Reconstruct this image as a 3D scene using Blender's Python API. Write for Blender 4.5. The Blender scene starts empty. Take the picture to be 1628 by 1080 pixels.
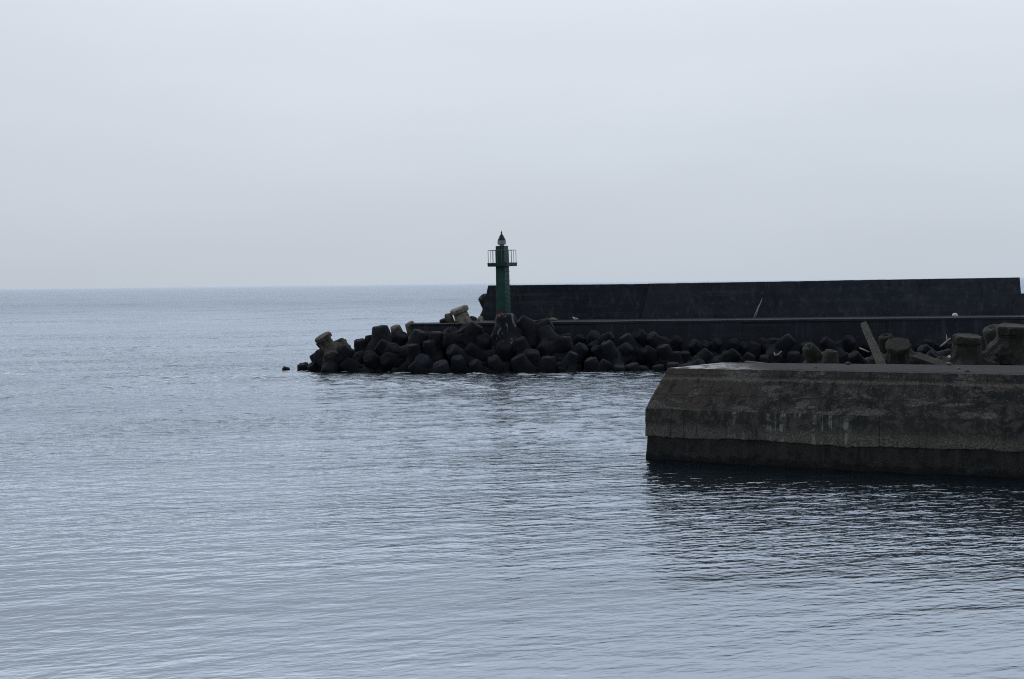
import bpy, bmesh, math, random
import numpy as np
from mathutils import Vector, Matrix, Quaternion, noise as mnoise

scene = bpy.context.scene
COL = scene.collection
R = math.radians

# ------------------------------------------------------------------ camera
H = 7.0                                   # eye height above the water
PW, PH, FPX = 1628.0, 1080.0, 2261.0      # photograph size, focal length in its pixels
cam_data = bpy.data.cameras.new("camera")
cam_data.sensor_fit = 'HORIZONTAL'
cam_data.sensor_width = 36.0
cam_data.lens = 36.0 * FPX / PW
cam_data.clip_start = 0.5
cam_data.clip_end = 100000.0
cam = bpy.data.objects.new("camera", cam_data)
COL.objects.link(cam)
PITCH, ROLL = math.degrees(math.atan(90.0 / FPX)), 0.62
CM = Matrix.Rotation(R(90 - PITCH), 4, 'X') @ Matrix.Rotation(R(-ROLL), 4, 'Z')
CM.translation = Vector((0, 0, H))
cam.matrix_world = CM
scene.camera = cam

# ------------------------------------------------------------------ world: overcast sky
SUN_EL, SUN_AZ = 48.0, -20.0              # behind the cloud, ahead of the camera and a little left
world = bpy.data.worlds.new("World")
scene.world = world
world.use_nodes = True
wt = world.node_tree
wt.nodes.clear()


def wn(t, **kw):
    n = wt.nodes.new(t)
    for k, v in kw.items():
        setattr(n, k, v)
    return n


def ramp(n, stops):
    cr = n.color_ramp
    while len(cr.elements) > 1:
        cr.elements.remove(cr.elements[-1])
    cr.elements[0].position = stops[0][0]
    cr.elements[0].color = (*stops[0][1], 1)
    for p, c in stops[1:]:
        e = cr.elements.new(p)
        e.color = (*c, 1)


w_out = wn('ShaderNodeOutputWorld')
w_bg = wn('ShaderNodeBackground')
w_bg.inputs['Strength'].default_value = 0.1
w_sky = wn('ShaderNodeTexSky', sky_type='NISHITA')
w_sky.sun_disc = False
w_sky.sun_elevation = R(SUN_EL)
w_sky.sun_rotation = R(SUN_AZ)
w_sky.air_density = 1.0
w_sky.dust_density = 3.0
w_tc = wn('ShaderNodeTexCoord')
w_sep = wn('ShaderNodeSeparateXYZ')
wt.links.new(w_tc.outputs['Generated'], w_sep.inputs[0])
w_rmp = wn('ShaderNodeValToRGB')          # sky brightness against elevation (direction z), raised above the frame to light the water
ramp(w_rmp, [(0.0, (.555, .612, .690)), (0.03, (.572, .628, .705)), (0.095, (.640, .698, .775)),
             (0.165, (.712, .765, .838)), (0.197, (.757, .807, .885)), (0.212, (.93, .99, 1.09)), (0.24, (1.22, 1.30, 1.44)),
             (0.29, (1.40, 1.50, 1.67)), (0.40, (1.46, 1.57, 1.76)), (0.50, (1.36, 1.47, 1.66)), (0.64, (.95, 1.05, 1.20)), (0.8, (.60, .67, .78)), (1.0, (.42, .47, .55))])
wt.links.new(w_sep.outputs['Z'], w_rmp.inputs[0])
w_front = wn('ShaderNodeMapRange')        # sky dimmed behind the viewer to keep the walls facing it dark
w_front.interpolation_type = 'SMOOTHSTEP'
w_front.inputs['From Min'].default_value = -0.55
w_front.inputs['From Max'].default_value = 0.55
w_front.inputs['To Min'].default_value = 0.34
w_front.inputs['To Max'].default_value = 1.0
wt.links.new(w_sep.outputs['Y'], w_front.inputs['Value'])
w_map = wn('ShaderNodeMapping')
w_map.inputs['Scale'].default_value = (1.6, 1.6, 7.0)
wt.links.new(w_tc.outputs['Generated'], w_map.inputs[0])
w_noi = wn('ShaderNodeTexNoise')
w_noi.inputs['Scale'].default_value = 1.7
w_noi.inputs['Detail'].default_value = 3.0
wt.links.new(w_map.outputs[0], w_noi.inputs['Vector'])
w_nr = wn('ShaderNodeMapRange')
w_nr.inputs['From Min'].default_value = 0.3
w_nr.inputs['From Max'].default_value = 0.7
w_nr.inputs['To Min'].default_value = 0.962
w_nr.inputs['To Max'].default_value = 1.028
wt.links.new(w_noi.outputs[0], w_nr.inputs['Value'])
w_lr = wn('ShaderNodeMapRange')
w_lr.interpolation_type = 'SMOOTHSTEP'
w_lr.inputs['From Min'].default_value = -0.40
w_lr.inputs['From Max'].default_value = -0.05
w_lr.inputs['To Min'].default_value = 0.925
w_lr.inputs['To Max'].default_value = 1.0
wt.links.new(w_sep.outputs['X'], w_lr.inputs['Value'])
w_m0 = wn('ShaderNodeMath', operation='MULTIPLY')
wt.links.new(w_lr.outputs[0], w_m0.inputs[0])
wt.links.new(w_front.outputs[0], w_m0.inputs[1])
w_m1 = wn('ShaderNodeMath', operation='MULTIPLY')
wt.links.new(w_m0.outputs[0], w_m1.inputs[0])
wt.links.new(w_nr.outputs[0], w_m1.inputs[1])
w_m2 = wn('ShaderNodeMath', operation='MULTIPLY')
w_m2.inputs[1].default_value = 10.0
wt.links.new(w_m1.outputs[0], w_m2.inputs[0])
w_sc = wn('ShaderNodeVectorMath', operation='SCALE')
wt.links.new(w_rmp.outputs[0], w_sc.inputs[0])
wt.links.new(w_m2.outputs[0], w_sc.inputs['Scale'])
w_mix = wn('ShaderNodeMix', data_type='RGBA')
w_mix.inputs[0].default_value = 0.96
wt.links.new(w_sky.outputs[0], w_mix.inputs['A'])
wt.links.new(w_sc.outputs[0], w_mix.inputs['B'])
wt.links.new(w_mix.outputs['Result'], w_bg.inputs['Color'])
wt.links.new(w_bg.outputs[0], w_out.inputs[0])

sun_data = bpy.data.lights.new("sun", 'SUN')
sun_data.energy = 0.5
sun_data.angle = R(60)
sun_data.color = (1.0, 0.98, 0.95)
sun = bpy.data.objects.new("sun", sun_data)
COL.objects.link(sun)
sd = Vector((math.sin(R(SUN_AZ)) * math.cos(R(SUN_EL)), math.cos(R(SUN_AZ)) * math.cos(R(SUN_EL)), math.sin(R(SUN_EL))))
sun.rotation_euler = sd.to_track_quat('Z', 'Y').to_euler()

scene.view_settings.view_transform = 'Standard'
scene.view_settings.look = 'None'
scene.view_settings.exposure = 0.0
scene.view_settings.gamma = 1.0
scene.view_settings.use_curve_mapping = False
scene.cycles.use_denoising = False
scene.cycles.max_bounces = 6
scene.cycles.filter_width = 1.1


# ------------------------------------------------------------------ helpers
def at(px, py, y):
    """the point of the place seen at photograph pixel (px, py) at depth y"""
    v = CM.to_3x3() @ Vector(((px - PW / 2) / FPX, -(py - PH / 2) / FPX, -1.0))
    return Vector((0, 0, H)) + v * (y / v.y)


def pix(p):
    q = CM.inverted() @ Vector(p)
    return PW / 2 + FPX * q.x / -q.z, PH / 2 - FPX * q.y / -q.z


def tag(o, label=None, cat=None, group=None, kind=None):
    if label: o['label'] = label
    if cat: o['category'] = cat
    if group: o['group'] = group
    if kind: o['kind'] = kind
    return o


def empty(name, loc):
    o = bpy.data.objects.new(name, None)
    o.empty_display_size = 0.3
    COL.objects.link(o)
    o.location = loc
    return o


def link(name, me, mat, parent=None, smooth=False):
    """parts are modelled in world coordinates; the parent offset is taken out of the mesh"""
    o = bpy.data.objects.new(name, me)
    COL.objects.link(o)
    if mat is not None and not me.materials:
        me.materials.append(mat)
    if smooth:
        me.polygons.foreach_set('use_smooth', [True] * len(me.polygons))
    if parent is not None:
        base = Vector(parent.location)
        if parent.parent is not None:
            base = base + parent.parent.location
        me.transform(Matrix.Translation(-base))
        o.parent = parent
    return o


def bm_obj(name, bm, mat, parent=None, smooth=False):
    bmesh.ops.recalc_face_normals(bm, faces=bm.faces)
    me = bpy.data.meshes.new(name)
    bm.to_mesh(me)
    bm.free()
    return link(name, me, mat, parent, smooth)


def prism(bm, pts, z0, z1):
    a = [bm.verts.new((p[0], p[1], z0)) for p in pts]
    b = [bm.verts.new((p[0], p[1], z1)) for p in pts]
    n = len(pts)
    bm.faces.new(a[::-1])
    bm.faces.new(b)
    for i in range(n):
        bm.faces.new((a[i], a[(i + 1) % n], b[(i + 1) % n], b[i]))


def hexa(bm, c):
    """eight corners: bottom four, then top four, same winding"""
    v = [bm.verts.new(p) for p in c]
    for f in ((3, 2, 1, 0), (4, 5, 6, 7), (0, 1, 5, 4), (1, 2, 6, 5), (2, 3, 7, 6), (3, 0, 4, 7)):
        bm.faces.new([v[i] for i in f])


def bevel(bm, w, seg=2):
    bmesh.ops.bevel(bm, geom=[e for e in bm.edges], offset=w, segments=seg, affect='EDGES', profile=0.6)


def tube(bm, pts, radii, n=8, wob=0.0, seed=0):
    rings = []
    rnd = random.Random(seed)
    for i, p in enumerate(pts):
        p = Vector(p)
        d = (Vector(pts[min(i + 1, len(pts) - 1)]) - Vector(pts[max(i - 1, 0)])).normalized()
        u = d.orthogonal().normalized()
        if i and rings:
            u = (pu - d * pu.dot(d)).normalized()
        pu = u
        w = d.cross(u)
        r = radii[i]
        rings.append([bm.verts.new(p + (u * math.cos(2 * math.pi * k / n) + w * math.sin(2 * math.pi * k / n))
                                   * r * (1 + wob * (rnd.random() - .5))) for k in range(n)])
    for a, b in zip(rings, rings[1:]):
        for k in range(n):
            bm.faces.new((a[k], a[(k + 1) % n], b[(k + 1) % n], b[k]))
    bm.faces.new(rings[0][::-1])
    bm.faces.new(rings[-1])


def lathe(bm, prof, cx, cy, n=24):
    rings = [[bm.verts.new((cx + r * math.cos(2 * math.pi * k / n), cy + r * math.sin(2 * math.pi * k / n), z))
              for k in range(n)] for r, z in prof]
    for a, b in zip(rings, rings[1:]):
        for k in range(n):
            bm.faces.new((a[k], a[(k + 1) % n], b[(k + 1) % n], b[k]))
    bm.faces.new(rings[0][::-1])
    bm.faces.new(rings[-1])


# ------------------------------------------------------------------ materials
class Mat:
    def __init__(s, name):
        s.m = bpy.data.materials.new(name)
        s.m.use_nodes = True
        s.t = s.m.node_tree
        s.t.nodes.clear()
        s.out = s.n('ShaderNodeOutputMaterial')
        s.b = s.n('ShaderNodeBsdfPrincipled')
        s.l(s.b.outputs[0], s.out.inputs[0])

    def n(s, t, **kw):
        x = s.t.nodes.new(t)
        for k, v in kw.items():
            setattr(x, k, v)
        return x

    def l(s, a, b):
        s.t.links.new(a, b)

    def val(s, sock, v):
        if hasattr(v, 'is_output'):
            s.l(v, sock)
        else:
            sock.default_value = v

    def coord(s, which='Object', scale=(1, 1, 1), rot=(0, 0, 0), loc=(0, 0, 0)):
        tc = s.n('ShaderNodeTexCoord')
        mp = s.n('ShaderNodeMapping')
        mp.inputs['Scale'].default_value = scale
        mp.inputs['Rotation'].default_value = rot
        mp.inputs['Location'].default_value = loc
        s.l(tc.outputs[which], mp.inputs[0])
        return mp.outputs[0]

    def noise(s, vec, scale, detail=4, rough=.55, dist=0, out=0):
        x = s.n('ShaderNodeTexNoise')
        s.l(vec, x.inputs['Vector'])
        x.inputs['Scale'].default_value = scale
        x.inputs['Detail'].default_value = detail
        x.inputs['Roughness'].default_value = rough
        x.inputs['Distortion'].default_value = dist
        return x.outputs[out]

    def rng(s, v, a, b, c=0.0, d=1.0, smooth=True):
        x = s.n('ShaderNodeMapRange')
        if smooth: x.interpolation_type = 'SMOOTHSTEP'
        s.val(x.inputs['Value'], v)
        for k, q in zip(('From Min', 'From Max', 'To Min', 'To Max'), (a, b, c, d)):
            s.val(x.inputs[k], q)
        return x.outputs[0]

    def math(s, op, a, b=0.0):
        x = s.n('ShaderNodeMath', operation=op)
        s.val(x.inputs[0], a)
        s.val(x.inputs[1], b)
        return x.outputs[0]

    def mix(s, f, a, b, mode='MIX'):
        x = s.n('ShaderNodeMix', data_type='RGBA', blend_type=mode)
        s.val(x.inputs[0], f)
        for k, q in (('A', a), ('B', b)):
            s.val(x.inputs[k], (*q, 1) if isinstance(q, tuple) else q)
        return x.outputs['Result']

    def bump(s, h, strength=1.0, dist=1.0, filt=.1):
        x = s.n('ShaderNodeBump')
        x.inputs['Strength'].default_value = strength
        x.inputs['Distance'].default_value = dist
        x.inputs['Filter Width'].default_value = filt
        s.l(h, x.inputs['Height'])
        s.l(x.outputs[0], s.b.inputs['Normal'])

    def fin(s, col, rough=.85, spec=.3):
        s.val(s.b.inputs['Base Color'], (*col, 1) if isinstance(col, tuple) else col)
        s.val(s.b.inputs['Roughness'], rough)
        s.val(s.b.inputs['Specular IOR Level'], spec)
        return s.m


def stone_mat(name, dark, mid, light, moss=None, k=1.0, streak=False, tide=False, runs=False):
    """old sea-stained concrete: blotches, pores, pale worn spots, optional moss / pale runs / wet tide band"""
    M = Mat(name)
    v = M.coord('Object')
    info = M.n('ShaderNodeObjectInfo')
    off = M.n('ShaderNodeVectorMath', operation='MULTIPLY_ADD')
    M.l(info.outputs['Random'], off.inputs[0])
    off.inputs[1].default_value = (37, 19, 53)
    M.l(v, off.inputs[2])
    v = off.outputs[0]
    n1 = M.noise(v, .9 * k, 5, .6)
    n2 = M.noise(v, 5 * k, 5, .65)
    n3 = M.noise(v, 28 * k, 3, .6)
    c = M.mix(M.rng(n1, .32, .68), dark, mid)
    c = M.mix(M.math('MULTIPLY', M.rng(n2, .50, .78), .75), c, light)
    if moss:
        c = M.mix(M.math('MULTIPLY', M.rng(M.noise(v, 1.6 * k, 4, .6), .44, .66), .8), c, moss)
    c = M.mix(M.math('MULTIPLY', M.rng(n3, .35, .2), .7), c, (.006, .007, .008))
    br = M.rng(info.outputs['Random'], 0, 1, .60, 1.35, False)
    c = M.mix(1.0, c, br, 'MULTIPLY')
    if streak:
        sv = M.coord('Object', (5.5, 5.5, .35))
        st = M.rng(M.noise(sv, 1.0, 3, .5), .57, .66)
        c = M.mix(M.math('MULTIPLY', st, .55), c, (.27, .28, .29))
    if runs:
        rn = M.noise(M.coord('Object', (1.5, 1.5, .16)), 1.0, 5, .7)
        c = M.mix(M.math('MULTIPLY', M.rng(rn, .52, .70), .55), c, tuple(x * 1.15 for x in light))
        rd = M.noise(M.coord('Object', (.8, .8, .12), loc=(7, 3, 1)), 1.0, 5, .7)
        c = M.mix(M.math('MULTIPLY', M.rng(rd, .54, .70), .6), c, tuple(x * .55 for x in dark))
        hz = M.noise(M.coord('Object', (.12, .12, 2.6)), 1.0, 4, .6)
        c = M.mix(M.math('MULTIPLY', M.rng(hz, .55, .70), .35), c, light)
    if tide:
        geo = M.n('ShaderNodeNewGeometry')
        sp = M.n('ShaderNodeSeparateXYZ')
        M.l(geo.outputs['Position'], sp.inputs[0])
        lvl = M.math('ADD', sp.outputs['Z'], M.math('MULTIPLY', M.math('SUBTRACT', n2, .5), .5))
        c = M.mix(M.math('MULTIPLY', M.rng(lvl, .55, .25), .55), c, (.010, .012, .011))
    h = M.math('ADD', M.math('MULTIPLY', n2, .05), M.math('MULTIPLY', n3, .014))
    M.bump(h, .8, 1.0)
    return M.fin(c, M.rng(n2, .3, .7, .7, .92), .12)


MT_TETRA = stone_mat("black_concrete", (.009, .011, .015), (.018, .020, .026), (.048, .050, .056), tide=True)
MT_TETRA_W = stone_mat("streaked_concrete", (.010, .012, .016), (.020, .022, .028), (.048, .050, .056), streak=True)
MT_PALE = stone_mat("lit_tan_concrete", (.12, .112, .092), (.21, .195, .16), (.34, .32, .27), (.055, .055, .036))
MT_OLIVE = stone_mat("olive_stained_concrete", (.024, .024, .022), (.048, .047, .042), (.105, .10, .09), (.036, .034, .025))
MT_WALL = stone_mat("dark_wall_concrete", (.020, .024, .033), (.032, .036, .045), (.075, .079, .086), k=.35, runs=True)  # the slight blue haze of distance is put into this colour
MT_BASE = stone_mat("dark_base_concrete", (.030, .034, .043), (.040, .045, .056), (.068, .074, .084), k=.45, runs=True)
MT_BDECK = stone_mat("grey_walkway_concrete", (.035, .037, .042), (.05, .052, .058), (.085, .085, .092), k=.5)


def plain(name, col, rough=.6, spec=.4, var=.25, k=6.0):
    M = Mat(name)
    n = M.noise(M.coord('Object'), k, 5, .6)
    c = M.mix(M.rng(n, .3, .7), tuple(x * (1 - var) for x in col), tuple(min(1, x * (1 + var)) for x in col))
    return M.fin(c, rough, spec)


def green_paint(name, a, b, rust):
    M = Mat(name)
    v = M.coord('Object')
    c = M.mix(M.rng(M.noise(v, 1.4, 4, .6), .35, .65), a, b)
    run = M.noise(M.coord('Object', (9, 9, .8)), 1.0, 4, .6)
    c = M.mix(M.math('MULTIPLY', M.rng(run, .56, .72), .6), c, rust)
    M.bump(M.noise(v, 14, 3), .3, .02)
    return M.fin(c, .55, .35)


MT_GREEN = green_paint("faded_green_paint", (.004, .042, .033), (.008, .072, .054), (.018, .034, .031))
MT_GREEN_D = green_paint("dark_green_paint", (.005, .034, .029), (.008, .052, .042), (.015, .020, .019))
MT_RAIL = plain("grey_green_steel", (.10, .13, .14), .5, .5)
MT_RUNG = plain("dark_steel", (.03, .045, .045), .5, .5)
MT_WHITE = plain("white_paint", (.27, .29, .30), .5, .4, .12)
MT_RED = plain("rusty_red_paint", (.17, .030, .022), .7, .3, .35)
MT_WOOD = plain("bleached_driftwood", (.34, .33, .31), .9, .2, .3, 20)
MT_BROWNWOOD = plain("tan_driftwood", (.26, .21, .16), .9, .2, .35, 12)
MT_FEATHER = plain("white_feathers", (.72, .72, .72), .8, .2, .08)
MT_FGREY = plain("grey_feathers", (.22, .24, .27), .8, .2, .1)
MT_BEAK = plain("yellow_beak", (.45, .28, .05), .5, .4, .1)
MT_FLOAT = plain("white_plastic", (.66, .67, .66), .5, .4, .1)


def timber_mat():
    M = Mat("grey_timber")
    g = M.noise(M.coord('Object', (16, 16, 1.0)), 1.0, 5, .65)
    c = M.mix(M.rng(g, .3, .7), (.055, .056, .048), (.15, .148, .128))
    M.bump(g, .6, .03)
    return M.fin(c, .9, .2)


MT_TIMBER = timber_mat()


# ------------------------------------------------------------------ water
def water_mat():
    M = Mat("sea_water")
    tc = M.n('ShaderNodeTexCoord')
    sp = M.n('ShaderNodeSeparateXYZ')
    M.l(tc.outputs['Object'], sp.inputs[0])
    Y = sp.outputs['Y']
    open_sea = M.rng(Y, 30, 120, 0, 1)                         # outside the harbour mouth the sea is rougher

    def octv(lam, aspect, rot, detail=2, rough=.5, dist=.3, loc=(0, 0, 0)):
        mp = M.n('ShaderNodeMapping')
        mp.inputs['Rotation'].default_value = (0, 0, rot)
        mp.inputs['Location'].default_value = loc
        M.l(tc.outputs['Object'], mp.inputs[0])
        sc = M.n('ShaderNodeVectorMath', operation='MULTIPLY')
        M.l(mp.outputs[0], sc.inputs[0])
        sc.inputs[1].default_value = (1 / (lam * aspect), 1 / lam, 0)
        return M.math('SUBTRACT', M.noise(sc.outputs[0], 1.0, detail, rough, dist), .5)

    # cat's-paws and slicks
    p1 = M.rng(octv(9, 3.2, R(-20), 3, .6), -.16, .20, .58, 1.2)
    p2 = M.rng(octv(45, 2.2, R(-6), 3, .6, loc=(31, 7, 0)), -.18, .22, .6, 1.3)
    patch = M.math('MULTIPLY', p1, p2)
    rip = M.math('MULTIPLY', octv(.22, 2.0, R(-20), 2), M.math('MULTIPLY', patch, M.math('MULTIPLY', M.rng(Y, 30, 46, .017, .085), M.rng(Y, 54, 72, 1.0, .95))))
    chop = M.math('MULTIPLY', octv(.62, 2.2, R(-12), 2), M.math('MULTIPLY', patch, M.math('MULTIPLY', M.rng(Y, 30, 48, .030, .22), M.rng(Y, 54, 72, 1.0, .95))))
    M.bump(M.math('ADD', rip, chop), 1.0, 1.0, .08)
    far = M.rng(Y, 40, 700, .115, .24, False)                   # waves too small to model: facet spread
    M.fin((.004, .0085, .0125), .9, 0)
    nrm = M.b.inputs['Normal'].links[0].from_socket
    gl = M.n('ShaderNodeBsdfGlossy')                           # grey-blue sea: surface sheen over a dark body
    gl.inputs['Color'].default_value = (.812, .905, 1.0, 1)
    M.l(M.math('MULTIPLY', far, M.rng(p2, .6, 1.3, .85, 1.15, False)), gl.inputs['Roughness'])
    M.l(nrm, gl.inputs['Normal'])
    fr_ = M.n('ShaderNodeFresnel')
    M.l(M.rng(Y, 34, 85, 3.0, 1.5), fr_.inputs['IOR'])
    M.l(nrm, fr_.inputs['Normal'])
    mx = M.n('ShaderNodeMixShader')
    # far out, where single waves are not modelled, the mean of many tilted facets
    M.l(M.math('MULTIPLY', fr_.outputs[0], M.rng(Y, 180, 600, 1.0, .66)), mx.inputs[0])
    M.l(M.b.outputs[0], mx.inputs[1])
    M.l(gl.outputs[0], mx.inputs[2])
    M.l(mx.outputs[0], M.out.inputs[0])
    return M.m


# wave field: a directional spectrum, crests running a little up to the right
wr = np.random.default_rng(5)
NW = 84
W_LAM = np.exp(wr.uniform(np.log(.75), np.log(14.0), NW))
W_DIR = np.radians(90 + 16) + wr.normal(0, 1, NW) * np.where(W_LAM < 2.5, .50, .26)
W_PH = wr.uniform(0, 2 * np.pi, NW)
W_K = 2 * np.pi / W_LAM
W_SL = np.where(W_LAM < 2.0, 1.1, np.where(W_LAM < 5, .42, .24)) * np.sqrt(2 / NW)   # slope of each train


def sstep(x, a, b):
    t = np.clip((x - a) / (b - a), 0, 1)
    return t * t * (3 - 2 * t)


def wave_h(x, y, spacing=None):
    sea = sstep(y, 28, 62)
    gust = np.zeros_like(x)
    for lx, ly, ph, am in ((31, 9, .3, .5), (17, 6.1, 2.1, .35), (63, 21, 4.4, .5), (11, 13, 5.2, .25), (140, 47, 1.2, .4)):
        gust += am * np.sin(x * 2 * np.pi / lx + ph + 1.3 * np.sin(y / ly)) * np.sin(y * 2 * np.pi / (2.3 * ly) + 1.7 * ph + .9 * np.sin(x / lx * 3))
    gust = np.clip(1 + .75 * gust, .25, 1.9)
    h = np.zeros_like(x)
    for lam, a, ph, k, sl in zip(W_LAM, W_DIR, W_PH, W_K, W_SL):
        t = np.sin(k * (np.cos(a) * x + np.sin(a) * y) + ph)
        t = t + .22 * t * t                                     # slightly peaked crests
        short = 1.0 if lam > 2.5 else gust
        amp = sl / k * (.014 + (.13 - .014) * sea) * short
        if spacing is not None:
            amp = amp * sstep(lam / spacing, 2.2, 4.5)
        h += amp * t
    return h


def build_water():
    r = [13.0]
    while r[-1] < 430:
        d = r[-1]
        px = d * d / 9950.0
        step = max(min(.62 * px, .20), .028)
        if d > 150: step = .20 + (d - 150) / 280 * .8
        r.append(d + step)
    while r[-1] < 45000:
        step = min(step * 1.02, r[-1] * .014)
        r.append(r[-1] + step)
    r = np.array(r)
    th = np.radians(np.arange(-29, 29.001, .058))
    RR, TT = np.meshgrid(r, th, indexing='ij')
    X_, Y_ = RR * np.sin(TT), RR * np.cos(TT)
    sp = np.maximum(np.gradient(r)[:, None], RR * .00102)
    Z_ = np.zeros_like(X_)
    near = r < 3000
    Z_[near] = wave_h(X_[near], Y_[near], sp[near])
    nr, nc = X_.shape
    co = np.stack([X_, Y_, Z_], -1).reshape(-1, 3)
    i = np.arange(nr - 1)[:, None] * nc + np.arange(nc - 1)[None, :]
    q = np.stack([i, i + 1, i + nc + 1, i + nc], -1).reshape(-1, 4)
    # the rest of the sea, seen only from elsewhere: a coarse sheet
    th2 = np.radians(np.linspace(29, 331, 61))
    r2 = np.array([13, 40, 120, 400, 1500, 6000, 45000.0])
    c2 = np.stack([np.outer(r2, np.sin(th2)), np.outer(r2, np.cos(th2)), np.zeros((7, 61))], -1).reshape(-1, 3)
    b = len(co)
    i2 = b + np.arange(6)[:, None] * 61 + np.arange(60)[None, :]
    q2 = np.stack([i2, i2 + 1, i2 + 62, i2 + 61], -1).reshape(-1, 4)
    th3 = np.radians(np.linspace(0, 360, 73))[:-1]
    c3 = np.concatenate([np.stack([13.01 * np.sin(th3), 13.01 * np.cos(th3), np.full(72, -.03)], -1), [[0, 0, -.03]]])
    b3 = b + len(c2)
    t3 = np.stack([np.full(72, b3 + 72), b3 + (np.arange(72) + 1) % 72, b3 + np.arange(72)], -1)
    co = np.concatenate([co, c2, c3])
    nq = len(q) + len(q2)
    me = bpy.data.meshes.new("water")
    me.vertices.add(len(co))
    me.vertices.foreach_set('co', co.astype(np.float32).ravel())
    loops = np.concatenate([q.ravel(), q2.ravel(), t3.ravel()]).astype(np.int32)
    me.loops.add(len(loops))
    me.loops.foreach_set('vertex_index', loops)
    me.polygons.add(nq + 72)
    me.polygons.foreach_set('loop_start', np.concatenate([np.arange(nq) * 4, nq * 4 + np.arange(72) * 3]).astype(np.int32))
    me.polygons.foreach_set('use_smooth', np.ones(nq + 72, dtype=bool))
    me.update(calc_edges=True)
    me.materials.append(water_mat())
    o = bpy.data.objects.new("water", me)
    COL.objects.link(o)
    tag(o, kind='structure')
    print("WATER", len(co))


build_water()

# ------------------------------------------------------------------ breakwater
DZ = 3.78                  # walkway level
YF, YW = 115.5, 123.0      # seaward... harbour edge of the walkway, foot of the parapet
bw = empty("breakwater", (at(800, 500, YF).x, YF, 0))
tag(bw, "long black concrete breakwater with a tall parapet wall behind the dark tetrapods", "breakwater")

XL_BASE = at(654, 518, YF).x
XR = 78.0
bm = bmesh.new()
# base wall in cast lengths, each a shade proud of the next
xs = [XL_BASE, XL_BASE + 5.2, at(945, 520, YF).x, at(1180, 520, YF).x, at(1410, 520, YF).x, XR]
for i, (a, b) in enumerate(zip(xs, xs[1:])):
    o = (.02, .0, .06, -.03, .04)[i]
    yb = 119.3 if i == 0 else 130
    hexa(bm, [(a + .012, YF - .35 - o, -2), (b - .012, YF - .35 - o, -2), (b - .012, yb, -2), (a + .012, yb, -2),
              (a + .012, YF - o, DZ - .12), (b - .012, YF - o, DZ - .12), (b - .012, yb, DZ - .12), (a + .012, yb, DZ - .12)])
bm_obj("base_wall", bm, MT_BASE, bw)
bm = bmesh.new()
nx, ny = 260, 8
grid = []
for j in range(ny + 1):
    row = []
    for i in range(nx + 1):
        x = XL_BASE + 5.2 + (XR - XL_BASE - 5.2) * i / nx
        y = YF - .10 + (130 - YF) * j / ny
        e = .05 * mnoise.noise((x * .9, 3.1, 0)) + .03 * mnoise.noise((x * 3.1, 7.7, 0)) if j == 0 else 0
        row.append(bm.verts.new((x, y - e, DZ + .025 * mnoise.noise((x * .35, y * .3, 2)))))
    grid.append(row)
for j in range(ny):
    for i in range(nx):
        bm.faces.new((grid[j][i], grid[j][i + 1], grid[j + 1][i + 1], grid[j + 1][i]))
lo = [bm.verts.new((v.co.x, v.co.y, DZ - .16)) for v in grid[0]]
for i in range(nx):
    bm.faces.new((lo[i], lo[i + 1], grid[0][i + 1], grid[0][i]))
le = [bm.verts.new((g[0].co.x, g[0].co.y, DZ - .16)) for g in grid]
for j in range(ny):
    bm.faces.new((le[j], grid[j][0], grid[j + 1][0], le[j + 1]))
bm_obj("walkway", bm, MT_BDECK, bw)
# cap of the bare end block left of the parapet
bm = bmesh.new()
prism(bm, [(XL_BASE - .15, YF - .12), (XL_BASE + 5.18, YF - .12), (XL_BASE + 5.18, 119.4), (XL_BASE - .15, 119.4)], DZ - .118, DZ - .03)
bm_obj("end_block", bm, MT_BASE, bw)


def parapet(name, xb0, xt0, xb1, xt1, yb, ztop0, ztop1, mat=MT_WALL):
    """battered wall length: foot xb0..xb1 at the walkway, head xt0..xt1; roughened front and worn crest"""
    bm = bmesh.new()
    n, m = int((xb1 - xb0) * 2.2), 10
    fr = []
    for j in range(m + 1):
        t = j / m
        row = []
        for i in range(n + 1):
            s = i / n
            x = (xb0 + (xb1 - xb0) * s) * (1 - t) + (xt0 + (xt1 - xt0) * s) * t
            zt = ztop0 + (ztop1 - ztop0) * s
            z = DZ - .02 + (zt - DZ + .02) * t
            if j == m: z += .018 * mnoise.noise((x * 1.1, 1, 5)) + .012 * mnoise.noise((x * 4, 1, 5))
            y = yb + 1.0 * t + .03 * mnoise.noise((x * .5, z * .8, 9)) + .012 * math.cos(z * 7)
            row.append(bm.verts.new((x, y, z)))
        fr.append(row)
    for j in range(m):
        for i in range(n):
            bm.faces.new((fr[j][i], fr[j][i + 1], fr[j + 1][i + 1], fr[j + 1][i]))
    bt = [bm.verts.new((v.co.x, yb + 2.6, v.co.z)) for v in fr[m]]
    bb = [bm.verts.new((v.co.x, yb + 2.9, v.co.z)) for v in fr[0]]
    for i in range(n):
        bm.faces.new((fr[m][i], fr[m][i + 1], bt[i + 1], bt[i]))
        bm.faces.new((bt[i], bt[i + 1], bb[i + 1], bb[i]))
    bm.faces.new([r[0] for r in fr] + [bt[0], bb[0]])
    bm.faces.new([r[n] for r in fr] + [bt[n], bb[n]])
    return bm_obj(name, bm, mat, bw)


def X(px, y, py=480): return at(px, py, y).x


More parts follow.
